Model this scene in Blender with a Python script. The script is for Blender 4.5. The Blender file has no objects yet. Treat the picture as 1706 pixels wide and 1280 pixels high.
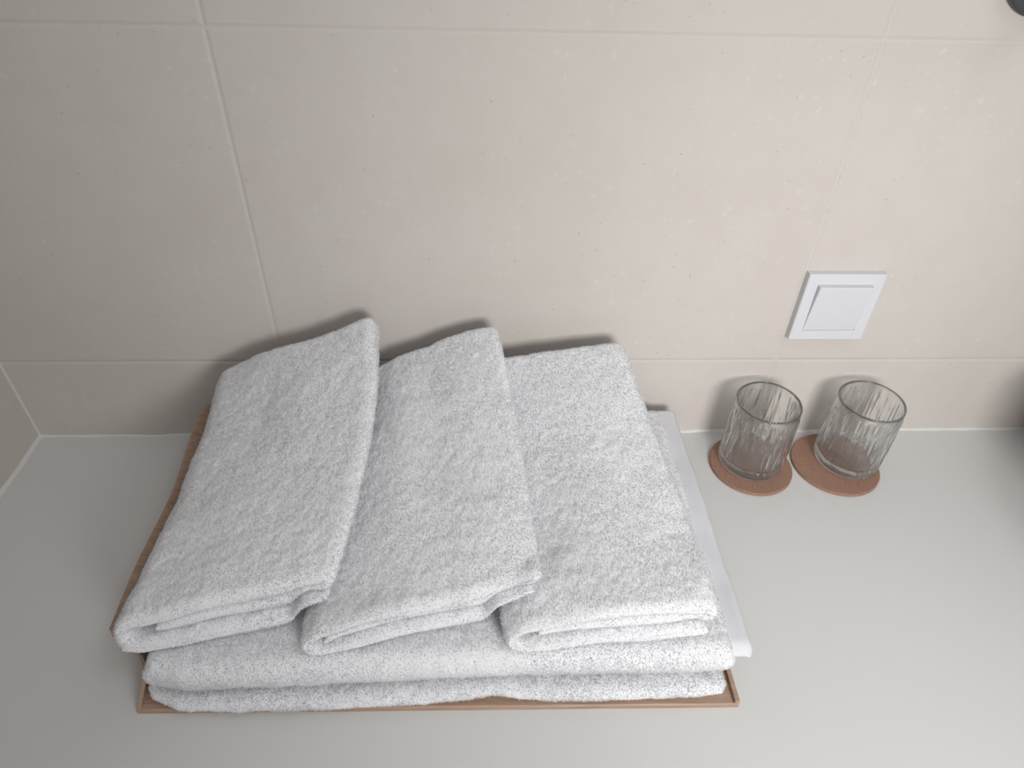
import bpy, bmesh, math
import numpy as np
from mathutils import Vector, Matrix

# ------------------------------------------------------------------ camera, world, light, exposure
scn = bpy.context.scene
COL = scn.collection

cam_d = bpy.data.cameras.new('camera')
cam_d.sensor_fit = 'HORIZONTAL'
cam_d.sensor_width = 36.0
cam_d.lens = 24.3104
cam_d.clip_start = 0.01
cam = bpy.data.objects.new('camera', cam_d)
COL.objects.link(cam)
cam.location = (0.2159, -0.6092, 0.5804)
cam.rotation_euler = (0.8807, -0.0262, -0.0388)
scn.camera = cam

scn.view_settings.view_transform = 'Standard'
scn.view_settings.look = 'None'
scn.view_settings.gamma = 1.0
scn.view_settings.use_curve_mapping = False
scn.view_settings.exposure = 0.0

world = bpy.data.worlds.new('world')
scn.world = world
world.use_nodes = True
bgn = world.node_tree.nodes['Background']
bgn.inputs['Color'].default_value = (0.93, 0.97, 1.0, 1)
# the room overhead (pale ceiling) is brighter than the room at counter height
wt = world.node_tree
tc = wt.nodes.new('ShaderNodeTexCoord')
sx = wt.nodes.new('ShaderNodeSeparateXYZ')
wt.links.new(tc.outputs['Generated'], sx.inputs[0])
mr = wt.nodes.new('ShaderNodeMapRange')
mr.interpolation_type = 'SMOOTHSTEP'
wt.links.new(sx.outputs['Z'], mr.inputs['Value'])
mr.inputs['From Min'].default_value = -0.1
mr.inputs['From Max'].default_value = 0.9
mr.inputs['To Min'].default_value = 0.15
mr.inputs['To Max'].default_value = 0.46
wt.links.new(mr.outputs[0], bgn.inputs['Strength'])


def area(name, loc, target, size, power, color, size_y=None):
    l = bpy.data.lights.new(name, 'AREA')
    l.shape = 'RECTANGLE'
    l.size = size
    l.size_y = size_y or size
    l.energy = power
    l.color = color
    o = bpy.data.objects.new(name, l)
    COL.objects.link(o)
    o.location = loc
    d = Vector(target) - Vector(loc)
    o.rotation_euler = d.to_track_quat('-Z', 'Y').to_euler()
    return o


area('mirror_lamp', (0.57, -1.00, 0.46), (0.52, 0.0, 0.20), 0.34, 2.66, (1.0, 0.985, 0.965), 0.30).data.spread = math.radians(104)
area('ceiling_light', (0.9, -0.7, 1.6), (0.6, -0.25, 0.0), 0.5, 3.2, (1.0, 0.985, 0.96))

# ------------------------------------------------------------------ helpers


def link(o, parent=None):
    COL.objects.link(o)
    if parent is not None:
        o.parent = parent
    return o


def mesh_np(name, verts, faces_flat, loop_starts, mat, parent=None, smooth=True):
    me = bpy.data.meshes.new(name)
    nv = len(verts)
    me.vertices.add(nv)
    me.vertices.foreach_set('co', np.asarray(verts, dtype=np.float32).ravel())
    ff = np.asarray(faces_flat, dtype=np.int32)
    me.loops.add(len(ff))
    me.loops.foreach_set('vertex_index', ff)
    ls = np.asarray(loop_starts, dtype=np.int32)
    me.polygons.add(len(ls))
    me.polygons.foreach_set('loop_start', ls)
    me.update(calc_edges=True)
    me.validate()
    if smooth:
        me.polygons.foreach_set('use_smooth', np.ones(len(me.polygons), dtype=bool))
    me.materials.append(mat)
    return link(bpy.data.objects.new(name, me), parent)


def mesh_bm(name, bm, mat, parent=None, smooth=False):
    me = bpy.data.meshes.new(name)
    bmesh.ops.recalc_face_normals(bm, faces=bm.faces)
    bm.to_mesh(me)
    bm.free()
    if smooth:
        me.polygons.foreach_set('use_smooth', np.ones(len(me.polygons), dtype=bool))
    me.materials.append(mat)
    return link(bpy.data.objects.new(name, me), parent)


def tag(o, label, cat, group=None):
    o['label'] = label
    o['category'] = cat
    if group:
        o['group'] = group
    return o


def structure(o):
    o['kind'] = 'structure'
    return o


def box_bm(x0, x1, y0, y1, z0, z1, bevel=0.0, seg=2):
    bm = bmesh.new()
    bmesh.ops.create_cube(bm, size=1.0)
    for v in bm.verts:
        v.co = Vector((x0 + (v.co.x + .5) * (x1 - x0), y0 + (v.co.y + .5) * (y1 - y0), z0 + (v.co.z + .5) * (z1 - z0)))
    if bevel:
        bmesh.ops.bevel(bm, geom=list(bm.edges), offset=bevel, segments=seg, affect='EDGES', profile=.5)
    return bm


def hash3(i, j, k, seed):
    h = (i.astype(np.int64) * 374761393 + j.astype(np.int64) * 668265263 + k.astype(np.int64) * 2147483647 + seed * 974711)
    h = (h ^ (h >> 13)) * 1274126177
    h = h & 0x7fffffff
    h = (h ^ (h >> 16)) * 668265263
    return ((h & 0xffffff) / float(0xffffff)) * 2 - 1


def noise3(P, scale, seed=0):
    q = np.asarray(P) * scale + 1000.0
    f = np.floor(q)
    t = q - f
    t = t * t * (3 - 2 * t)
    i, j, k = f[..., 0], f[..., 1], f[..., 2]
    r = 0
    for a in (0, 1):
        for b in (0, 1):
            for c in (0, 1):
                w = (t[..., 0] if a else 1 - t[..., 0]) * (t[..., 1] if b else 1 - t[..., 1]) * (t[..., 2] if c else 1 - t[..., 2])
                r = r + w * hash3(i + a, j + b, k + c, seed)
    return r


# ------------------------------------------------------------------ materials


class NT:
    def __init__(self, name):
        self.m = bpy.data.materials.new(name)
        self.m.use_nodes = True
        self.t = self.m.node_tree
        self.p = self.t.nodes['Principled BSDF']

    def n(self, kind, **kw):
        nd = self.t.nodes.new(kind)
        for k, v in kw.items():
            if k.startswith('_'):
                setattr(nd, k[1:], v)
            else:
                key = int(k[1:]) if k[0] == 'i' and k[1:].isdigit() else k
                self.set(nd, key, v)
        return nd

    def set(self, nd, key, v):
        s = nd.inputs[key]
        if isinstance(v, bpy.types.NodeSocket):
            self.t.links.new(v, s)
        else:
            s.default_value = v

    def math(self, op, a, b=0.0, c=None, clamp=False):
        nd = self.n('ShaderNodeMath', _operation=op, _use_clamp=clamp)
        self.set(nd, 0, a)
        self.set(nd, 1, b)
        if c is not None:
            self.set(nd, 2, c)
        return nd.outputs[0]

    def mix(self, fac, a, b):
        nd = self.n('ShaderNodeMix', _data_type='RGBA')
        self.set(nd, 0, fac)
        self.set(nd, 6, a)
        self.set(nd, 7, b)
        return nd.outputs[2]

    def ramp(self, fac, stops):
        nd = self.n('ShaderNodeValToRGB')
        self.set(nd, 0, fac)
        e = nd.color_ramp.elements
        while len(e) < len(stops):
            e.new(0.5)
        for el, (p, c) in zip(e, stops):
            el.position = p
            el.color = c if len(c) == 4 else (*c, 1)
        return nd.outputs[0]

    def noise(self, vec, scale, detail=4, rough=.55, dist=0.0):
        nd = self.n('ShaderNodeTexNoise')
        self.set(nd, 'Vector', vec)
        self.set(nd, 'Scale', scale)
        self.set(nd, 'Detail', detail)
        self.set(nd, 'Roughness', rough)
        self.set(nd, 'Distortion', dist)
        return nd.outputs[0]

    def coord(self):
        return self.n('ShaderNodeTexCoord').outputs['Object']

    def bump(self, height, strength=.3, distance=.001):
        nd = self.n('ShaderNodeBump')
        self.set(nd, 'Height', height)
        self.set(nd, 'Strength', strength)
        self.set(nd, 'Distance', distance)
        self.set(self.p, 'Normal', nd.outputs[0])


def tile_material(name, axis, joints_h, joints_z):
    """Matte beige porcelain tile with thin grout joints; axis 0: wall runs in x, 1: wall runs in y."""
    t = NT(name)
    co = t.coord()
    sep = t.n('ShaderNodeSeparateXYZ')
    t.set(sep, 0, co)
    h = sep.outputs[axis]
    z = sep.outputs[2]
    d = None
    for s, vals in ((h, joints_h), (z, joints_z)):
        for v in vals:
            e = t.math('ABSOLUTE', t.math('SUBTRACT', s, v))
            d = e if d is None else t.math('MINIMUM', d, e)
    joint = t.math('SUBTRACT', 1.0, t.math('DIVIDE', t.math('SUBTRACT', d, 0.0006), 0.0007, clamp=True), clamp=True)
    edge = t.math('DIVIDE', d, 0.0031, clamp=True)          # rounded tile edge
    cloud = t.noise(co, 5.0, 4, .6)
    cloud2 = t.noise(co, 26.0, 5, .65)
    base = t.ramp(cloud, [(.25, (.575, .530, .492)), (.5, (.605, .562, .525)), (.78, (.620, .580, .545))])
    base = t.mix(t.math('MULTIPLY', t.math('SUBTRACT', cloud2, .42, clamp=True), 1.1, clamp=True), base, (.560, .512, .470, 1))
    pale = t.noise(co, 120.0, 3, .6)
    pale_area = t.math('MULTIPLY', t.math('SUBTRACT', t.noise(co, 9.0, 3), .44, clamp=True), 6.0, clamp=True)
    base = t.mix(t.math('MULTIPLY', t.math('MULTIPLY', t.math('SUBTRACT', pale, .58, clamp=True), 4.5, clamp=True), pale_area), base, (.68, .65, .61, 1))
    # small dark pores
    vor = t.n('ShaderNodeTexVoronoi', _feature='F1')
    t.set(vor, 'Vector', co)
    t.set(vor, 'Scale', 150.0)
    sepc = t.n('ShaderNodeSeparateColor')
    t.set(sepc, 0, vor.outputs['Color'])
    pick = t.math('GREATER_THAN', sepc.outputs[0], .70)
    rad = t.math('MULTIPLY', sepc.outputs[1], .09)
    dot = t.math('LESS_THAN', vor.outputs['Distance'], t.math('ADD', rad, .045))
    clump = t.math('MULTIPLY', t.math('SUBTRACT', t.noise(co, 11.0, 3), .44, clamp=True), 9.0, clamp=True)
    pore = t.math('MULTIPLY', t.math('MULTIPLY', pick, dot), clump)
    base = t.mix(t.math('MULTIPLY', pore, .42), base, (.26, .235, .21, 1))
    base = t.mix(joint, base, (.62, .58, .54, 1))
    t.set(t.p, 'Base Color', base)
    t.set(t.p, 'Roughness', .62)
    t.set(t.p, 'Specular IOR Level', .25)
    hgt = t.math('ADD', t.math('MULTIPLY', edge, 1.0), t.math('MULTIPLY', cloud2, .10))
    hgt = t.math('SUBTRACT', hgt, t.math('MULTIPLY', pore, .4))
    t.bump(hgt, .55, .0012)
    return t.m


Z1, Z2 = 0.1106, 0.4442
M_WALL = tile_material('beige_tile', 0, (-.55, 0.0, .5512, 1.10, 1.65), (Z1, Z2, Z2 + .3336))
M_WALL_SIDE = tile_material('beige_tile_side', 1, (-.55,), (Z1, Z2, Z2 + .3336))


def plain(name, col, rough, spec=.5, scale=40.0, var=.04, bump=0.0, bdist=.0005):
    t = NT(name)
    co = t.coord()
    n = t.noise(co, scale, 4)
    a = tuple(min(1, c * (1 - var)) for c in col) + (1,)
    b = tuple(min(1, c * (1 + var)) for c in col) + (1,)
    t.set(t.p, 'Base Color', t.mix(n, a, b))
    t.set(t.p, 'Roughness', rough)
    t.set(t.p, 'Specular IOR Level', spec)
    if bump:
        t.bump(n, bump, bdist)
    return t.m


M_COUNTER = plain('white_solid_surface', (.66, .658, .648), .42, .35, 6.0, .015)
M_CAULK = plain('white_sealant', (.70, .70, .68), .5, .4, 60, .03)
M_PLASTIC = plain('white_plastic', (.66, .67, .705), .32, .45, 30, .01)
M_HOOK = plain('dark_grey_metal', (.055, .055, .06), .45, .5, 50, .1)
M_CERAMIC = plain('grey_ceramic', (.5, .5, .5), .3, .5, 20, .01)


def towel_material():
    t = NT('white_terry')
    co = t.coord()
    n = t.noise(co, 420.0, 3, .6)
    t.set(t.p, 'Base Color', t.mix(n, (.76, .762, .782, 1), (.84, .842, .858, 1)))
    t.set(t.p, 'Roughness', .95)
    t.set(t.p, 'Specular IOR Level', .05)
    t.set(t.p, 'Sheen Weight', .12)
    t.bump(t.noise(co, 700.0, 2, .6), .22, .0010)
    return t.m


def hem_material():
    t = NT('white_flat_weave')
    co = t.coord()
    w = t.n('ShaderNodeTexWave', _wave_type='BANDS', _bands_direction='Y')
    t.set(w, 'Vector', co)
    t.set(w, 'Scale', 260.0)
    w2 = t.n('ShaderNodeTexWave', _wave_type='BANDS', _bands_direction='X')
    t.set(w2, 'Vector', co)
    t.set(w2, 'Scale', 260.0)
    n = t.noise(co, 60.0, 3)
    t.set(t.p, 'Base Color', t.mix(n, (.62, .62, .65, 1), (.69, .69, .72, 1)))
    t.set(t.p, 'Roughness', .7)
    t.set(t.p, 'Specular IOR Level', .2)
    t.bump(t.math('ADD', w.outputs[1], w2.outputs[1]), .12, .0004)
    return t.m


def wood_material():
    t = NT('brown_wood')
    co = t.coord()
    mp = t.n('ShaderNodeMapping')
    t.set(mp, 0, co)
    mp.inputs['Scale'].default_value = (3.0, 40.0, 40.0)
    n = t.noise(mp.outputs[0], 6.0, 6, .6, .6)
    t.set(t.p, 'Base Color', t.ramp(n, [(.3, (.31, .200, .140)), (.55, (.41, .275, .200)), (.75, (.49, .345, .250))]))
    t.set(t.p, 'Roughness', .5)
    t.bump(n, .15, .0004)
    return t.m


def cork_material():
    t = NT('brown_cork_board')
    co = t.coord()
    n = t.noise(co, 420.0, 4, .7)
    n2 = t.noise(co, 45.0, 3)
    c = t.ramp(n, [(.3, (.26, .145, .10)), (.55, (.345, .20, .145)), (.8, (.42, .26, .19))])
    t.set(t.p, 'Base Color', t.mix(t.math('MULTIPLY', n2, .35), c, (.30, .17, .12, 1)))
    t.set(t.p, 'Roughness', .7)
    t.set(t.p, 'Specular IOR Level', .3)
    t.bump(n, .25, .0004)
    return t.m


def glass_material():
    t = NT('clear_pressed_glass')
    co = t.coord()
    n = t.noise(co, 30.0, 2)
    t.set(t.p, 'Base Color', t.mix(n, (.99, .995, .99, 1), (.995, .998, .995, 1)))
    t.set(t.p, 'Roughness', 0.0)
    t.set(t.p, 'IOR', 1.5)
    t.set(t.p, 'Transmission Weight', 1.0)
    tr = t.n('ShaderNodeBsdfTransparent')
    tr.inputs[0].default_value = (.97, .985, .975, 1)
    mx = t.n('ShaderNodeMixShader')
    t.set(mx, 0, .12)
    out = t.t.nodes['Material Output']
    t.t.links.new(t.p.outputs[0], mx.inputs[1])
    t.t.links.new(tr.outputs[0], mx.inputs[2])
    t.t.links.new(mx.outputs[0], out.inputs['Surface'])
    return t.m


M_TERRY = towel_material()


def pile_material():
    t = NT('white_terry_loops')
    co = t.coord()
    n = t.noise(co, 300.0, 2, .5)
    c = t.mix(n, (.80, .802, .82, 1), (.85, .852, .868, 1))
    df = t.n('ShaderNodeBsdfDiffuse')
    t.set(df, 'Color', c)
    tr = t.n('ShaderNodeBsdfTranslucent')
    t.set(tr, 'Color', c)
    mx = t.n('ShaderNodeMixShader')
    t.set(mx, 0, .54)
    t.t.links.new(df.outputs[0], mx.inputs[1])
    t.t.links.new(tr.outputs[0], mx.inputs[2])
    out = t.t.nodes['Material Output']
    t.t.links.new(mx.outputs[0], out.inputs['Surface'])
    t.t.nodes.remove(t.p)
    return t.m


M_PILE = pile_material()
M_HEM = hem_material()
M_WOOD = wood_material()
M_CORK = cork_material()
M_GLASS = glass_material()

# ------------------------------------------------------------------ the setting
XW = -0.3011
structure(mesh_bm('wall_back', box_bm(XW - .1, 1.9, 0.0, .10, -.10, 1.5), M_WALL))
structure(mesh_bm('wall_left', box_bm(XW - .1, XW, -1.3, 0.0, -.10, 1.5), M_WALL_SIDE))
ct = mesh_bm('countertop', box_bm(XW, 1.9, -.66, 0.0, -.04, 0.0, .0015, 2), M_COUNTER)
tag(ct, 'smooth white matte countertop running along the beige tiled wall', 'countertop')


def bead(name, p0, p1, wob, seed, w=.003):
    """thin hand-smoothed sealant bead: a triangular strip with a ragged edge"""
    p0, p1 = Vector(p0), Vector(p1)
    ax = (p1 - p0)
    n = max(8, int(ax.length / .004))
    return p0, ax, n


def bead_back():
    bm = bmesh.new()
    n = 420
    prev = None
    xs = np.linspace(XW, 1.9, n)
    P = np.stack([xs, xs * 0, xs * 0], -1)
    w1 = .0024 + .0009 * noise3(P, 60, 3) + .0008 * noise3(P, 17, 9)
    w2 = .0022 + .0010 * noise3(P, 45, 5)
    for i, x in enumerate(xs):
        ring = [bm.verts.new((x, .001, -.001)), bm.verts.new((x, -w2[i], -.001)), bm.verts.new((x, -w2[i], .0002)),
                bm.verts.new((x, -w2[i] * .40, w1[i] * .40)), bm.verts.new((x, -.0003, w1[i])), bm.verts.new((x, .001, w1[i]))]
        if prev:
            for k in range(6):
                bm.faces.new((prev[k], prev[(k + 1) % 6], ring[(k + 1) % 6], ring[k]))
        prev = ring
    return bm


structure(mesh_bm('trim_1', bead_back(), M_CAULK, smooth=True))


def bead_left():
    bm = bmesh.new()
    n = 200
    prev = None
    ys = np.linspace(-.66, 0.0, n)
    P = np.stack([ys, ys * 0 + 3, ys * 0], -1)
    w1 = .0030 + .0009 * noise3(P, 60, 13)
    w2 = .0036 + .0012 * noise3(P, 45, 15)
    for i, y in enumerate(ys):
        ring = [bm.verts.new((XW - .001, y, -.001)), bm.verts.new((XW + w2[i], y, -.001)), bm.verts.new((XW + w2[i], y, .0002)),
                bm.verts.new((XW + w2[i] * .4, y, w1[i] * .4)), bm.verts.new((XW + .0003, y, w1[i])), bm.verts.new((XW - .001, y, w1[i]))]
        if prev:
            for k in range(6):
                bm.faces.new((prev[k], prev[(k + 1) % 6], ring[(k + 1) % 6], ring[k]))
        prev = ring
    return bm


structure(mesh_bm('trim_2', bead_left(), M_CAULK, smooth=True))


def bead_corner():
    bm = bmesh.new()
    w = .0018
    prof = [(XW - .001, .001), (XW + w, .001), (XW + w, -.0002), (XW + w * .4, -w * .4), (XW + .0002, -w), (XW - .001, -w)]
    lo = [bm.verts.new((x, y, 0.0)) for x, y in prof]
    hi = [bm.verts.new((x, y, 1.5)) for x, y in prof]
    for k in range(6):
        bm.faces.new((lo[k], lo[(k + 1) % 6], hi[(k + 1) % 6], hi[k]))
    bm.faces.new(lo)
    bm.faces.new(hi)
    return bm


M_GROUT = plain('pale_grout', (.66, .62, .58), .8, .2, 80, .04)
structure(mesh_bm('trim_3', bead_corner(), M_GROUT))

# ------------------------------------------------------------------ wooden tray under the towels
tray = bpy.data.objects.new('serving_tray', None)
link(tray)
tray.location = (0.183, -0.175, 0.0)
tag(tray, 'brown wooden tray on the countertop under the whole pile of white towels', 'tray')
TO = tray.location


def local(bm, o):
    for v in bm.verts:
        v.co -= Vector(o)
    return bm


bm = bmesh.new()
TX0, TX1, TY0, TY1, TZ = -.0665, .4335, -.336, -.012, .0055
xs = np.linspace(TX0, TX1, 60)
# slightly skewed front edge, as it sits turned a touch on the counter
front = np.interp(xs, [TX0, TX1], [-.3315, -.3395])
lowf = [bm.verts.new((x, y, 0.0)) for x, y in zip(xs, front)]
chf = [bm.verts.new((x, y, TZ - .0012)) for x, y in zip(xs, front)]
topf = [bm.verts.new((x, y + .0012, TZ)) for x, y in zip(xs, front)]
topb = [bm.verts.new((x, TY1, TZ)) for x in xs]
lowb = [bm.verts.new((x, TY1, 0.0)) for x in xs]
rows = [lowf, chf, topf, topb, lowb]
for i in range(len(xs) - 1):
    for r in range(5):
        a, b = rows[r], rows[(r + 1) % 5]
        bm.faces.new((a[i], a[i + 1], b[i + 1], b[i]))
bm.faces.new([r[0] for r in rows])
bm.faces.new([r[-1] for r in rows])
mesh_bm('base_board', local(bm, TO), M_WOOD, tray)

# flared side on the left, its lip showing all along the first hand towel
prof = [(.0056, -.0655, -.3305), (.020, -.0625, -.316), (.030, -.0605, -.309), (.040, -.0635, -.3035), (.050, -.0715, -.3015), (.0565, -.0815, -.297), (.0595, -.0875, -.290)]
zs = np.array([p[0] for p in prof])
bm = bmesh.new()
NYS = 60
grid_o, grid_i = [], []
for k in range(NYS):
    s = k / (NYS - 1)
    ro, ri = [], []
    for j, (z, x, yf) in enumerate(prof):
        y = yf + s * (-.0135 - yf)
        lip = (.0022 * math.sin(2.6 + 9.5 * s) + .0022 * math.sin(5.0 * s + .3)) * (j / 6.0) ** 2
        thick = .0032
        ro.append(bm.verts.new((x + lip - .0008, y, z)))
        ri.append(bm.verts.new((x + lip + thick - .0008, y, z + (.0012 if j > 4 else 0))))
    grid_o.append(ro)
    grid_i.append(ri)
nj = len(prof)
for k in range(NYS - 1):
    for j in range(nj - 1):
        bm.faces.new((grid_o[k][j], grid_o[k][j + 1], grid_o[k + 1][j + 1], grid_o[k + 1][j]))
        bm.faces.new((grid_i[k][j], grid_i[k + 1][j], grid_i[k + 1][j + 1], grid_i[k][j + 1]))
    for j in (0, nj - 1):
        bm.faces.new((grid_o[k][j], grid_o[k + 1][j], grid_i[k + 1][j], grid_i[k][j]))
for k in (0, NYS - 1):
    for j in range(nj - 1):
        bm.faces.new((grid_o[k][j], grid_i[k][j], grid_i[k][j + 1], grid_o[k][j + 1]))
sp = mesh_bm('side_panel', local(bm, TO), M_WOOD, tray, smooth=False)
sp['label'] = 'outward flared brown side of the tray, left of the towels'
mesh_bm('rim', local(box_bm(TX1 - .0042, TX1, -.3392, TY1, TZ, TZ + .0045, .0008, 2), TO), M_WOOD, tray)

# ------------------------------------------------------------------ towels
CELL = .003
HX0, HX1, HY0, HY1 = -.15, .55, -.40, .05
HN = (int((HX1 - HX0) / CELL), int((HY1 - HY0) / CELL))
HMAP = np.full(HN, TZ)
RAW = np.full(HN, 0.0)


def h_lookup(x, y):
    fx = np.clip((x - HX0) / CELL - .5, 0, HN[0] - 1.001)
    fy = np.clip((y - HY0) / CELL - .5, 0, HN[1] - 1.001)
    i, j = fx.astype(int), fy.astype(int)
    a, b = fx - i, fy - j
    return (HMAP[i, j] * (1 - a) * (1 - b) + HMAP[i + 1, j] * a * (1 - b) + HMAP[i, j + 1] * (1 - a) * b + HMAP[i + 1, j + 1] * a * b)


def h_add(P):
    global HMAP
    i = np.clip(((P[:, 0] - HX0) / CELL).astype(int), 0, HN[0] - 1)
    j = np.clip(((P[:, 1] - HY0) / CELL).astype(int), 0, HN[1] - 1)
    np.maximum.at(HMAP, (i, j), P[:, 2])
    np.maximum.at(RAW, (i, j), P[:, 2])
    # the cloth that lies over it bridges small steps: dilate a little, then blur
    H = HMAP.copy()
    for _ in range(2):
        Q = np.pad(H, 1, mode='edge')
        H = np.max([Q[a:a + HN[0], b:b + HN[1]] for a in range(3) for b in range(3)], axis=0)
    for _ in range(2):
        Q = np.pad(H, 1, mode='edge')
        H = np.mean([Q[a:a + HN[0], b:b + HN[1]] for a in range(3) for b in range(3)], axis=0)
    HMAP = np.maximum(HMAP, H)


def lag3(t):
    return (2 * (t - .5) * (t - 1), -4 * t * (t - 1), 2 * t * (t - .5))


def bi(ctrl, a, v):
    """biquadratic patch through a 3x3 grid: ctrl[row v][col a]"""
    A, V = lag3(a), lag3(v)
    r = 0
    for i in range(3):
        for j in range(3):
            r = r + V[i] * A[j] * ctrl[i][j]
    return r


def pchip_rows(vals, knots, v):
    """smooth monotone-ish interpolation of row values"""
    vals, knots = np.asarray(vals, float), np.asarray(knots, float)
    m = np.gradient(vals, knots)
    i = np.clip(np.searchsorted(knots, v, side='right') - 1, 0, len(knots) - 2)
    h = knots[i + 1] - knots[i]
    t = np.clip((v - knots[i]) / h, 0, 1)
    return ((1 + 2 * t) * (1 - t) ** 2 * vals[i] + t * (1 - t) ** 2 * h * m[i] + t * t * (3 - 2 * t) * vals[i + 1] + t * t * (t - 1) * h * m[i + 1])


def spiral(W, T, gap_mid, gap_bot, inner_curl=0.0, n=520):
    """Centre line of a towel folded in three, seen from its end: middle flap, right fold, top, left fold, bottom flap."""
    pts = []
    mid_y, top_y, bot_y = 1.5 * T, 2.5 * T, .5 * T

    def line(x0, y0, x1, y1, k):
        for s in np.linspace(0, 1, k, endpoint=False):
            pts.append((x0 + (x1 - x0) * s, y0 + (y1 - y0) * s))

    def arc(cx, cy, r, a0, a1, k):
        for s in np.linspace(0, 1, k, endpoint=False):
            a = math.radians(a0 + (a1 - a0) * s)
            pts.append((cx + r * math.cos(a), cy + r * math.sin(a)))
    rT = T * .5
    line(gap_mid, mid_y - inner_curl * .15 * T, W - 1.1 * T, mid_y, 60)
    arc(W - 1.1 * T, (mid_y + top_y) / 2, rT, -90, 90, 24)
    line(W - 1.1 * T, top_y, 1.55 * T, top_y, 80)
    arc(1.55 * T, mid_y, T, 90, 270, 36)
    line(1.55 * T, bot_y, W - gap_bot, bot_y, 80)
    pts.append((W - gap_bot, bot_y))
    p = np.array(pts)
    s = np.r_[0, np.cumsum(np.linalg.norm(np.diff(p, axis=0), axis=1))]
    u = np.linspace(0, s[-1], n)
    c = np.stack([np.interp(u, s, p[:, 0]), np.interp(u, s, p[:, 1])], -1)
    d = np.gradient(c, axis=0)
    d /= np.linalg.norm(d, axis=1)[:, None]
    nn = np.stack([-d[:, 1], d[:, 0]], -1)
    # thickness tapers round at both free ends
    e = np.minimum(u, s[-1] - u)
    th = np.sqrt(np.clip(1 - (1 - np.clip(e / (T * .48), 0, 1)) ** 2, 0, 1))
    return c, nn, th


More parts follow.
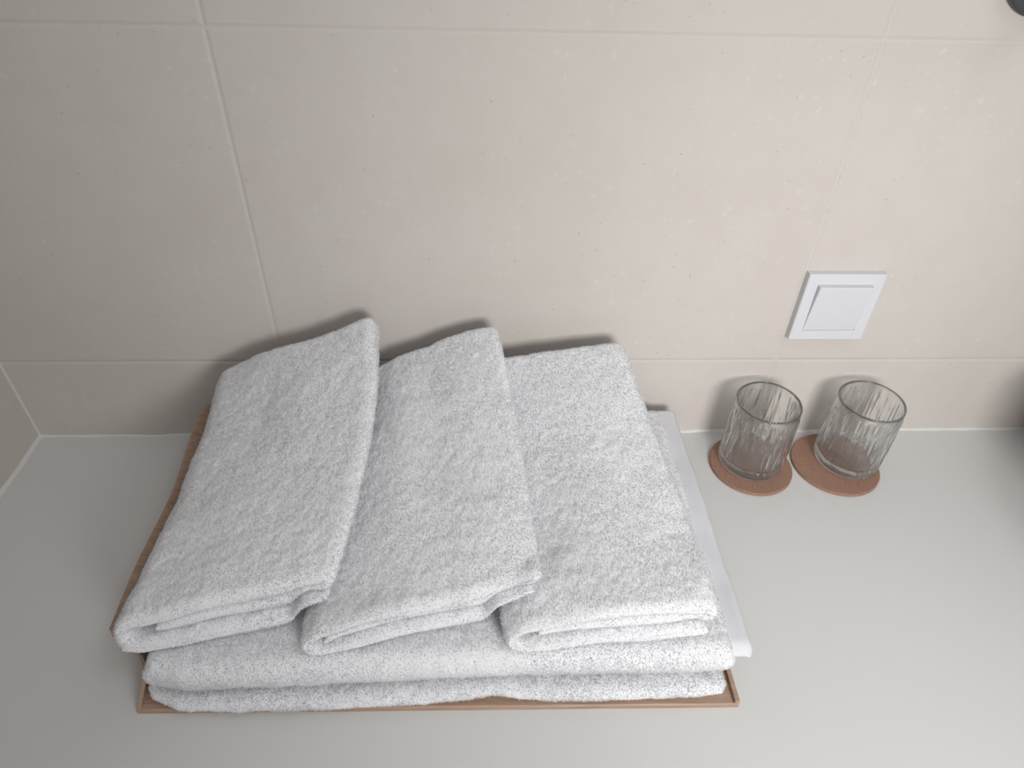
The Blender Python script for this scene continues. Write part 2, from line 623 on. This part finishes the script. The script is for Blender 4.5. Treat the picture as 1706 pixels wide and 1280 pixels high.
def towel(name, mapper, W0, T, gap_mid, gap_bot, length, parent=None, seed=1, tufts=60000, nv=170, n=520, wob=.0030,
          fill=.93, end_r=None, recess=.0045, lump=.0006):
    """mapper(a, v, hN) -> xyz arrays; hN 0..1 through the folded pile. Returns the object and its base vertices."""
    c, nn, th = spiral(W0, T, gap_mid, gap_bot, n=n)
    r_end = end_r or T * .72
    # stations: dense at both ends for the rounded ends
    k = 14
    e = r_end / length
    ang = np.linspace(0, math.pi / 2, k)
    v0 = e * (1 - np.cos(ang))
    vs = np.r_[v0[:-1], np.linspace(e, 1 - e, nv - 2 * k + 2), (1 - v0[:-1])[::-1]]
    tv = np.sqrt(np.clip(1 - (1 - np.clip(np.minimum(vs, 1 - vs) / e, 0, 1)) ** 2, 0, 1))
    half = T * .5 * fill
    m = len(c)
    off = np.r_[np.ones(m), -np.ones(m)]
    idx = np.r_[np.arange(m), np.arange(m)[::-1]]
    C2, N2, TH = c[idx], nn[idx] * off[:, None], th[idx]
    L = 2 * m
    A = C2[None, :, :] + N2[None, :, :] * (half * TH[None, :, None] * np.maximum(tv, .02)[:, None, None])
    # slow sagging and swelling of each layer, so the slits are not ruler straight
    Cc = np.broadcast_to(C2[None], A.shape)
    Q = np.stack([Cc[..., 0], np.broadcast_to(vs[:, None] * length, Cc.shape[:2]), Cc[..., 1]], -1)
    A = A.copy()
    ripple = noise3(Q * np.array([1, .25, 1]), 30, seed + 3) * T * .10
    A[..., 1] += ripple * np.where(np.abs(C2[None, :, 1] - 1.5 * T) < T * .9, 1.0, .35)
    hN = np.clip(A[..., 1] / (3 * T), -.05, 1.08)
    a = A[..., 0] / W0
    V = np.broadcast_to(vs[:, None], a.shape)
    # folded layers do not end flush: the middle one sits back, the others run in and out a little
    midw = np.exp(-((C2[:, 1] / T - 1.5) / .42) ** 2) * np.clip((C2[:, 0] - 1.2 * T) / (1.5 * T), 0, 1) * np.clip((W0 - .7 * T - C2[:, 0]) / (1.0 * T), 0, 1)
    lay = np.stack([C2[:, 0], np.round(C2[:, 1] / T - .5) * 3.0, 0 * C2[:, 0]], -1)
    rec = (recess * midw + .0026 * noise3(lay, 22, seed + 31)) / length
    V = V + rec[None, :] * (np.clip(1 - V / .5, 0, 1) ** 2 - np.clip((V - .5) / .5, 0, 1) ** 2)
    X, Y, Z = mapper(a, V, hN)
    P = np.stack([X, Y, Z], -1)
    # normals of the sheet
    du = np.roll(P, -1, 1) - np.roll(P, 1, 1)
    dv = np.gradient(P, axis=0)
    Nn = np.cross(du, dv)
    Nn /= np.maximum(np.linalg.norm(Nn, axis=2, keepdims=True), 1e-12)
    # orientation: top of the top layer must point up
    tl = np.argmax(P[len(vs) // 2, :, 2])
    if Nn[len(vs) // 2, tl, 2] < 0:
        Nn = -Nn
        flip = True
    else:
        flip = False
    disp = lump * noise3(P, 95, seed) + lump * .7 * noise3(P, 210, seed + 7) + .45 * lump * noise3(P, 420, seed + 11)
    big = wob * noise3(P, 22, seed + 5)
    inner = ((C2[:, 1] > T * .9) & (C2[:, 1] < T * 2.1) & (C2[:, 0] > 1.8 * T) & (C2[:, 0] < W0 - 1.6 * T))
    outer = 1.0 - .85 * inner.astype(float)
    base = P.copy()
    P = P + Nn * (disp * outer[None, :] * tv[:, None] + 0)[..., None]
    P[..., 2] += big * np.clip(hN, 0, 1) * outer[None, :]
    P[..., 2] = np.maximum(P[..., 2], .0060)
    nvv = len(vs)
    verts = P.reshape(-1, 3)
    i, j = np.meshgrid(np.arange(nvv - 1), np.arange(L), indexing='ij')
    j2 = (j + 1) % L
    q = np.stack([i * L + j, i * L + j2, (i + 1) * L + j2, (i + 1) * L + j], -1).reshape(-1, 4)
    if flip:
        q = q[:, ::-1]
    # end caps: quad strips between the two sides of the sheet
    cap = []
    for row in (0, nvv - 1):
        b = row * L
        s = np.arange(m - 1)
        cq = np.stack([b + s, b + s + 1, b + L - 2 - s, b + L - 1 - s], -1)
        cap.append(cq if (row != 0) ^ flip else cq[:, ::-1])
    q = np.r_[q, cap[0], cap[1]]
    o = mesh_np(name, verts, q.ravel(), np.arange(len(q)) * 4, M_TERRY, parent)
    PENDING.append((o, verts, q, tufts, seed))
    return o, verts


PENDING = []


def grow_pile(o, verts, q, tufts, seed, cover):
    """short tapering loops of yarn growing out of every face that nothing covers"""
    rng = np.random.default_rng(seed)
    fv = verts[q]
    fn = np.cross(fv[:, 2] - fv[:, 0], fv[:, 3] - fv[:, 1])
    ar = np.linalg.norm(fn, axis=1) / 2
    fn = fn / np.maximum(2 * ar, 1e-14)[:, None]
    w = ar.copy()
    fc = fv.mean(1)
    ci = np.clip(((fc[:, 0] - HX0) / CELL).astype(int), 0, HN[0] - 1)
    cj = np.clip(((fc[:, 1] - HY0) / CELL).astype(int), 0, HN[1] - 1)
    w[cover[ci, cj] > fc[:, 2] + .007] = 0
    w[fn[:, 2] < -.88] = 0
    w /= w.sum()
    pick = rng.choice(len(q), size=tufts, p=w)
    bc = rng.random((tufts, 2))
    fq = fv[pick]
    p0 = ((fq[:, 0] * (1 - bc[:, :1]) + fq[:, 1] * bc[:, :1]) * (1 - bc[:, 1:]) + (fq[:, 3] * (1 - bc[:, :1]) + fq[:, 2] * bc[:, :1]) * bc[:, 1:])
    nrm = fn[pick]
    # nap direction swirls slowly across the cloth
    th_ = 4.5 * noise3(p0, 14, seed + 21) + 1.2 * noise3(p0, 60, seed + 23)
    nap = np.stack([np.cos(th_), np.sin(th_), 0 * th_], -1)
    dirv = nrm + .65 * nap + .42 * rng.normal(size=(tufts, 3))
    dirv -= nrm * np.minimum((dirv * nrm).sum(1), 0)[:, None] * 2
    dirv /= np.linalg.norm(dirv, axis=1)[:, None]
    ln = rng.uniform(.0010, .0020, tufts)[:, None]
    side = np.cross(dirv, rng.normal(size=(tufts, 3)))
    side /= np.linalg.norm(side, axis=1)[:, None]
    wd = rng.uniform(.00028, .00045, tufts)[:, None]
    p0 = p0 - nrm * .0004
    sag = np.array([0, 0, -.25])
    p1 = p0 + dirv * ln * .6
    p2 = p1 + (dirv + sag + .5 * nap) * ln * .35
    tv_ = np.stack([p0 - side * wd, p0 + side * wd, p1 + side * wd * .9, p1 - side * wd * .9, p2 + side * wd * .35, p2 - side * wd * .35], 1)
    tv_[..., 2] = np.maximum(tv_[..., 2], .0058)
    tv_[..., 1] = np.minimum(tv_[..., 1], -.0005)
    b0 = len(verts) + np.arange(tufts)[:, None] * 6
    tq = np.concatenate([b0 + np.array([[0, 1, 2, 3]]), b0 + np.array([[3, 2, 4, 5]])], 0)
    allv = np.r_[verts, tv_.reshape(-1, 3)]
    allq = np.r_[q, tq]
    me = o.data
    old = o.location.copy()
    new = mesh_np(o.name, allv - np.array(old), allq.ravel(), np.arange(len(allq)) * 4, M_TERRY)
    nm = new.data
    nm.materials.append(M_PILE)
    mi = np.zeros(len(nm.polygons), np.int32)
    mi[len(q):] = 1
    nm.polygons.foreach_set('material_index', mi)
    bpy.data.objects.remove(new)
    o.data = nm
    bpy.data.meshes.remove(me)


def settle(o, origin):
    """move the object's origin to its base without moving the cloth"""
    me = o.data
    n = len(me.vertices)
    co = np.empty(n * 3, np.float32)
    me.vertices.foreach_get('co', co)
    co = co.reshape(-1, 3) - np.array(origin, np.float32)
    me.vertices.foreach_set('co', co.ravel())
    me.update()
    o.location = origin


def ctrl_map(xy, ztop, zbot_fn, knots=(0, .5, 1), lean=0.0, lean_back=0.0, undercut=0.0):
    """xy[row] = ((xl, yl), (xr, yr)); ztop[row] = (left, mid, right)"""
    rows = len(xy)

    def f(a, v, h):
        xl = pchip_rows([r[0][0] for r in xy], knots, v)
        yl = pchip_rows([r[0][1] for r in xy], knots, v)
        xr = pchip_rows([r[1][0] for r in xy], knots, v)
        yr = pchip_rows([r[1][1] for r in xy], knots, v)
        X = xl + (xr - xl) * a + undercut * np.clip(1 - h / .7, 0, 1) ** 1.6 * np.clip(1 - a / .4, 0, 1)
        Y = yl + (yr - yl) * a
        fade_f = np.clip(1 - v / .35, 0, 1) ** 2
        fade_b = np.clip((v - .65) / .35, 0, 1) ** 2
        Y = Y + lean * h * fade_f - lean_back * h * fade_b
        zt = [pchip_rows([r[k] for r in ztop], knots, v) for k in range(3)]
        A = lag3(np.clip(a, 0, 1))
        ZT = zt[0] * A[0] + zt[1] * A[1] + zt[2] * A[2]
        ZB = zbot_fn(X, Y)
        ZT = np.maximum(ZT, ZB + .013)
        return X, Y, ZB + (ZT - ZB) * h
    return f


G_BATH = 'bath towels stacked on the tray'
G_HAND = 'hand towels laid side by side on the bath towels'


# lower bath towel: fold at the front
def bath_map(front_fn, back, x0, x1, zb, zt, sag=0.0):
    def f(a, v, h):
        xl, xr = x0(h), x1(h)
        X = xl + (xr - xl) * v
        F = front_fn(X)
        Y = F + (back - F) * a
        Zb = zb(X, Y)
        Zt = zt(X, Y)
        return X, Y, Zb + (Zt - Zb) * h
    return f


def frontA(X):
    return np.interp(X, [-.06, -.03, .02, .10, .16, .205, .226, .25, .30, .36, .42],
                     [-.3230, -.3365, -.3390, -.3385, -.3365, -.3335, -.3310, -.3345, -.3370, -.3370, -.3340])


def zbA(X, Y):
    lift = .0042 * np.exp(-((X - .228) / .018) ** 2) * np.exp(-((Y + .33) / .03) ** 2)
    return TZ + .0008 + lift + 0 * X


def ztA(X, Y):
    return .0205 + .0012 * np.sin(X * 23 + 1) + 0 * Y


mapA = bath_map(frontA, -.022, lambda h: -.0540 - .0035 * np.sin(np.pi * np.clip(h, 0, 1)), lambda h: .418 + .004 * np.sin(np.pi * np.clip(h, 0, 1)), zbA, ztA)
oA, vA = towel('bath_towel', mapA, .312, .0073, .02, .02, .478, seed=11, tufts=60000, nv=250, n=420, wob=.0012)
h_add(vA)
tag(oA, 'folded white bath towel at the bottom of the pile, lying directly on the brown tray', 'towel', G_BATH)
settle(oA, (.18, -.18, TZ))


def frontB(X):
    return np.interp(X, [-.055, -.02, .05, .15, .25, .35, .425], [-.3255, -.3315, -.3310, -.3275, -.3255, -.3265, -.3260])


def zbB(X, Y):
    return np.full_like(X, .0238) + .0012 * np.sin(X * 23 + 1)


def ztB(X, Y):
    return .0585 + .001 * np.sin(X * 17) + 0 * Y


mapB = bath_map(frontB, -.020, lambda h: -.0475 - .004 * np.sin(np.pi * np.clip(h, 0, 1)), lambda h: .4205 + .003 * np.sin(np.pi * np.clip(h, 0, 1)), zbB, ztB)
oB, vB = towel('bath_towel', mapB, .312, .0100, .03, .02, .47, seed=23, tufts=80000, nv=250, n=420, wob=.0012)
h_add(vB)
tag(oB, 'thick white bath towel under the three hand towels, woven hem sticking out right', 'towel', G_BATH)
OB = Vector((.18, -.18, .028))
settle(oB, OB)

# woven hem of the upper bath towel, sticking out on the right
NHY, NHX = 150, 22
ys = np.linspace(-.318, -.020, NHY)
xs01 = np.linspace(0, 1, NHX)
top, bot = [], []
for y in ys:
    P = np.array([[y, 0, 0]])
    xe = .4435 + .0012 * noise3(P, 24, 5)[0] + .0006 * noise3(P, 70, 6)[0]
    if y < -.312:
        xe -= .003 * ((-.312 - y) / .006) ** 2
    x0 = .392
    for s in xs01:
        x = x0 + (xe - x0) * s
        q = np.array([[x * .6, y, 0]])
        z = .0525 + .0010 * noise3(q, 40, 8)[0] + .0016 * math.sin(y * 41 + 1.0) * s
        rd = max(0.0, (s - .86) / .14)
        z -= .0055 * rd * rd
        fr = max(0.0, (-.308 - y) / .010)
        z -= .006 * fr * fr
        zb_ = z - (.013 * math.sqrt(max(0.0, 1 - rd ** 3)) + .0015) * math.sqrt(max(.02, 1 - min(1, fr) ** 3))
        top.append((x, y, z))
        bot.append((x, y, zb_))
V = np.array(top + bot) - np.array(OB)
nn_ = NHY * NHX
F = []
for r in range(NHY - 1):
    for c_ in range(NHX - 1):
        a_ = r * NHX + c_
        F.append((a_, a_ + 1, a_ + NHX + 1, a_ + NHX))
        F.append((nn_ + a_, nn_ + a_ + NHX, nn_ + a_ + NHX + 1, nn_ + a_ + 1))
    for c_ in (0, NHX - 1):
        a_ = r * NHX + c_
        qd = (a_, a_ + NHX, nn_ + a_ + NHX, nn_ + a_)
        F.append(qd[::-1] if c_ else qd)
for c_ in range(NHX - 1):
    for r in (0, NHY - 1):
        a_ = r * NHX + c_
        qd = (a_, nn_ + a_, nn_ + a_ + 1, a_ + 1)
        F.append(qd if r == 0 else qd[::-1])
F = np.array(F)
hem = mesh_np('woven_hem', V, F.ravel(), np.arange(len(F)) * 4, M_HEM, oB)
hem['label'] = 'smooth flat-woven hem band along the right side of the pile'


def drape(X, Y):
    return h_lookup(X, Y) + .0034


# right hand towel (lowest of the three)
map3 = ctrl_map(
    [((.235, -.3220), (.4110, -.3100)), ((.215, -.210), (.4070, -.215)), ((.195, -.110), (.3920, -.115)), ((.175, -.030), (.3720, -.020))],
    [(.076, .096, .092), (.082, .102, .098), (.100, .120, .118), (.122, .148, .158)], drape, (0, .36, .70, 1), lean=.010, lean_back=.002, undercut=.005)
o3, v3 = towel('hand_towel', map3, .195, .0125, .030, .010, .285, seed=37, tufts=110000)
h_add(v3)
tag(o3, 'folded white hand towel nearest the glasses, lying flattest beside the woven hem', 'towel', G_HAND)
settle(o3, (.30, -.17, .059))

map2 = ctrl_map(
    [((.0720, -.3240), (.2680, -.2860)), ((.073, -.210), (.2600, -.195)), ((.078, -.115), (.2500, -.105)), ((.085, -.028), (.2360, -.022))],
    [(.079, .097, .103), (.084, .112, .121), (.098, .133, .148), (.116, .156, .180)], drape, (0, .36, .70, 1), lean=.010, lean_back=.002, undercut=.005)
o2, v2 = towel('hand_towel', map2, .198, .0125, .020, .008, .28, seed=53, tufts=110000)
h_add(v2)
tag(o2, 'folded white hand towel in the middle, overlapped by another on its left edge', 'towel', G_HAND)
settle(o2, (.16, -.17, .059))

map1 = ctrl_map(
    [((-.0730, -.3180), (.1010, -.2880)), ((-.0660, -.215), (.1120, -.205)), ((-.0630, -.120), (.1190, -.115)), ((-.0640, -.030), (.1150, -.020))],
    [(.094, .102, .109), (.096, .114, .129), (.104, .133, .156), (.124, .163, .194)], drape, (0, .36, .70, 1), lean=.012, lean_back=.002, undercut=.006)
o1, v1 = towel('hand_towel', map1, .170, .0125, .032, .006, .28, seed=71, tufts=110000)
tag(o1, 'folded white hand towel at the left end, raised highest against the wall', 'towel', G_HAND)
settle(o1, (.02, -.17, .059))
h_add(v1)
Q = np.pad(RAW, 4, mode='edge')
COVER = np.min([Q[a:a + HN[0], b:b + HN[1]] for a in range(9) for b in range(9)], axis=0)
for args in PENDING:
    grow_pile(*args, COVER)

# ------------------------------------------------------------------ coasters and glasses
G_C, G_G = 'round coasters under the glasses', 'rippled glass tumblers on coasters'


def coaster(cx, cy, r):
    bm = bmesh.new()
    n = 96
    prof = [(0, 0.0), (r - .0006, 0.0), (r, .0006), (r, .0032), (r - .0008, .0040), (0, .0040)]
    rings = []
    for pr, z in prof:
        if pr == 0:
            rings.append([bm.verts.new((0, 0, z))])
        else:
            rings.append([bm.verts.new((pr * math.cos(2 * math.pi * k / n), pr * math.sin(2 * math.pi * k / n), z)) for k in range(n)])
    for a, b in zip(rings, rings[1:]):
        for k in range(n):
            k2 = (k + 1) % n
            if len(a) == 1:
                bm.faces.new((a[0], b[k2], b[k]))
            elif len(b) == 1:
                bm.faces.new((a[k], a[k2], b[0]))
            else:
                bm.faces.new((a[k], a[k2], b[k2], b[k]))
    o = mesh_bm('coaster', bm, M_CORK)
    o.location = (cx, cy, 0)
    return o


def tumbler(cx, cy, z0, r_base, r_rim, H, seed):
    """pressed glass tumbler: smooth inside, outside covered with long vertical ripples, thick foot"""
    n, mz = 640, 130
    th = np.linspace(0, 2 * math.pi, n, endpoint=False)
    zs = np.linspace(.0035, H - .0050, mz)
    rows = []
    # foot underside (slightly hollow)
    for rr, zz in ((.006, .0016), (.018, .0014), (r_base * .72, .0008), (r_base * .86, 0.0), (r_base * .94, .0004), (r_base * .985, .0016)):
        rows.append(np.stack([rr * np.cos(th), rr * np.sin(th), 0 * th + zz], -1))
    for z in zs:
        s = z / H
        r = r_base + (r_rim - r_base) * s
        cyl = np.stack([np.cos(th) * 3.2, np.sin(th) * 3.2, 0 * th + z * 34 + .35 * np.sin(3 * th)], -1)
        a = noise3(cyl * np.array([4.1, 4.1, 1.35]), 1.0, seed)
        b = noise3(cyl * np.array([7.0, 7.0, 1.7]), 1.0, seed + 4)
        c_ = (np.abs(a) ** .85 * np.sign(a)) * .0012 + ((1 - np.abs(b)) ** 3 - .3) * .0003
        fade = np.clip((H - .005 - z) / .008, 0, 1) * np.clip((z - .003) / .010, .12, 1)
        rr = r + c_ * fade
        rows.append(np.stack([rr * np.cos(th), rr * np.sin(th), 0 * th + z], -1))
    wall = .0020
    for q in np.linspace(0, math.pi, 9)[1:-1]:
        rr = r_rim - wall / 2 + wall / 2 * math.cos(q)
        rows.append(np.stack([rr * np.cos(th), rr * np.sin(th), 0 * th + H - .0012 + .0012 * math.sin(q)], -1))
    for z in np.linspace(H - .004, .016, 36):
        r = r_base + (r_rim - r_base) * z / H - wall - .0012 * max(0, (.03 - z) / .03)
        rows.append(np.stack([r * np.cos(th), r * np.sin(th), 0 * th + z], -1))
    ri = r_base - wall - .0012 * .5
    for q in np.linspace(0, math.pi / 2, 7)[1:]:
        r = ri - .005 + .005 * math.cos(q)
        z = .016 - .006 * math.sin(q)
        rows.append(np.stack([r * np.cos(th), r * np.sin(th), 0 * th + z], -1))
    for r, z in ((.020, .0096), (.010, .0094)):
        rows.append(np.stack([r * np.cos(th), r * np.sin(th), 0 * th + z], -1))
    R_ = len(rows)
    V = np.concatenate(rows + [np.array([[0, 0, .0016], [0, 0, .0094]])])
    faces, starts, flat = [], [], []
    for i in range(R_ - 1):
        for j in range(n):
            j2 = (j + 1) % n
            starts.append(len(flat))
            flat += [i * n + j, i * n + j2, (i + 1) * n + j2, (i + 1) * n + j]
    for j in range(n):
        j2 = (j + 1) % n
        starts.append(len(flat))
        flat += [R_ * n, j2, j]
        starts.append(len(flat))
        flat += [R_ * n + 1, (R_ - 1) * n + j, (R_ - 1) * n + j2]
    o = mesh_np('glass_tumbler', V, flat, starts, M_GLASS)
    o.location = (cx, cy, z0)
    return o


C1, C2_ = (.5305, -.0590), (.6310, -.0590)
tag(coaster(*C1, .0470), 'round brown coaster next to the towels, under the left glass', 'coaster', G_C)
tag(coaster(*C2_, .0495), 'round brown coaster under the right glass, farther from the towels', 'coaster', G_C)
tag(tumbler(.5310, -.0525, .0041, .0365, .0350, .0900, 3), 'clear rippled glass tumbler nearer the towels, on the left coaster', 'glass', G_G)
tag(tumbler(.6465, -.0515, .0041, .0365, .0352, .0900, 19), 'clear rippled glass tumbler farther from the towels, right below the light switch', 'glass', G_G)

# ------------------------------------------------------------------ light switch
PX, PZ, PS, PT = .5524, .1450, .0816, .0085
sw = bpy.data.objects.new('light_switch', None)
link(sw)
sw.location = (PX + PS / 2, 0, PZ + PS / 2)
tag(sw, 'square white rocker light switch on the beige tiled wall above the glasses', 'switch')
hs = PS / 2
bm = bmesh.new()


def loop(s, y):
    return [bm.verts.new((sx * s, y, sz * s)) for sx, sz in ((-1, -1), (1, -1), (1, 1), (-1, 1))]


RS = .0285
ls = [loop(hs, 0), loop(hs, -PT + .0008), loop(hs - .0008, -PT), loop(RS + .00015, -PT), loop(RS + .00015, -PT + .006), loop(RS - .004, -PT + .006)]
for a, b in zip(ls, ls[1:]):
    for k in range(4):
        bm.faces.new((a[k], a[(k + 1) % 4], b[(k + 1) % 4], b[k]))
bm.faces.new(ls[-1])
bm.faces.new(ls[0])
mesh_bm('frame', bm, M_PLASTIC, sw)
# rocker: tilted, its upper edge standing out of the frame
bm = bmesh.new()
rs = RS - .00005
y_top, y_bot = -PT - .0060, -PT - .0001
vs_ = []
for y_t, y_b, s in ((-PT + .0055, -PT + .0055, rs), (y_top + .0006, y_bot + .0004, rs), (y_top, y_bot, rs - .0007)):
    vs_.append([bm.verts.new((-s, y_b, -s)), bm.verts.new((s, y_b, -s)), bm.verts.new((s, y_t, s)), bm.verts.new((-s, y_t, s))])
for a, b in zip(vs_, vs_[1:]):
    for k in range(4):
        bm.faces.new((a[k], a[(k + 1) % 4], b[(k + 1) % 4], b[k]))
bm.faces.new(vs_[0])
bm.faces.new(vs_[-1])
mesh_bm('rocker', bm, M_PLASTIC, sw)

# ------------------------------------------------------------------ dark round fitting at the top right of the wall
hk = bpy.data.objects.new('wall_hook', None)
link(hk)
hk.location = (.668, 0, .502)
tag(hk, 'dark grey round fitting on the tiled wall, cut off by the top right corner', 'wall fitting')


def lathe_y(prof, n=64):
    """revolve (radius, y) about the wall normal"""
    bm = bmesh.new()
    rings = []
    for r, y in prof:
        if r == 0:
            rings.append([bm.verts.new((0, y, 0))])
        else:
            rings.append([bm.verts.new((r * math.cos(2 * math.pi * k / n), y, r * math.sin(2 * math.pi * k / n))) for k in range(n)])
    for a, b in zip(rings, rings[1:]):
        for k in range(n):
            k2 = (k + 1) % n
            if len(a) == 1:
                bm.faces.new((a[0], b[k], b[k2]))
            elif len(b) == 1:
                bm.faces.new((a[k], a[k2], b[0]))
            else:
                bm.faces.new((a[k], a[k2], b[k2], b[k]))
    return bm


mesh_bm('backplate', lathe_y([(0, 0), (.037, 0), (.0390, -.002), (.0390, -.006), (.037, -.008), (0, -.008)]), M_HOOK, hk, smooth=False)
mesh_bm('peg', lathe_y([(0, -.008), (.008, -.008), (.008, -.030), (.0135, -.034), (.0135, -.040), (.011, -.043), (0, -.043)]), M_HOOK, hk, smooth=False)

# ------------------------------------------------------------------ unseen round basin added past the right edge to shade wall and counter
def basin_mesh():
    bm = bmesh.new()
    n = 96
    prof = [(0, 0.0), (.09, 0.0), (.11, .004), (.143, .03), (.172, .075), (.187, .132), (.184, .135), (.180, .132), (.164, .078), (.133, .035), (.09, .016), (.025, .012), (0, .012)]
    rings = []
    for r, z in prof:
        if r == 0:
            rings.append([bm.verts.new((0, 0, z))])
        else:
            rings.append([bm.verts.new((r * math.cos(2 * math.pi * k / n), r * math.sin(2 * math.pi * k / n), z)) for k in range(n)])
    for a, b in zip(rings, rings[1:]):
        for k in range(n):
            k2 = (k + 1) % n
            if len(a) == 1:
                bm.faces.new((a[0], b[k2], b[k]))
            elif len(b) == 1:
                bm.faces.new((a[k], a[k2], b[0]))
            else:
                bm.faces.new((a[k], a[k2], b[k2], b[k]))
    return bm


wb = mesh_bm('shade_basin', basin_mesh(), M_CERAMIC, smooth=True)
wb.location = (.990, -.192, 0)
tag(wb, 'unseen round grey basin added at the far right to darken the wall and counter', 'shade_basin')
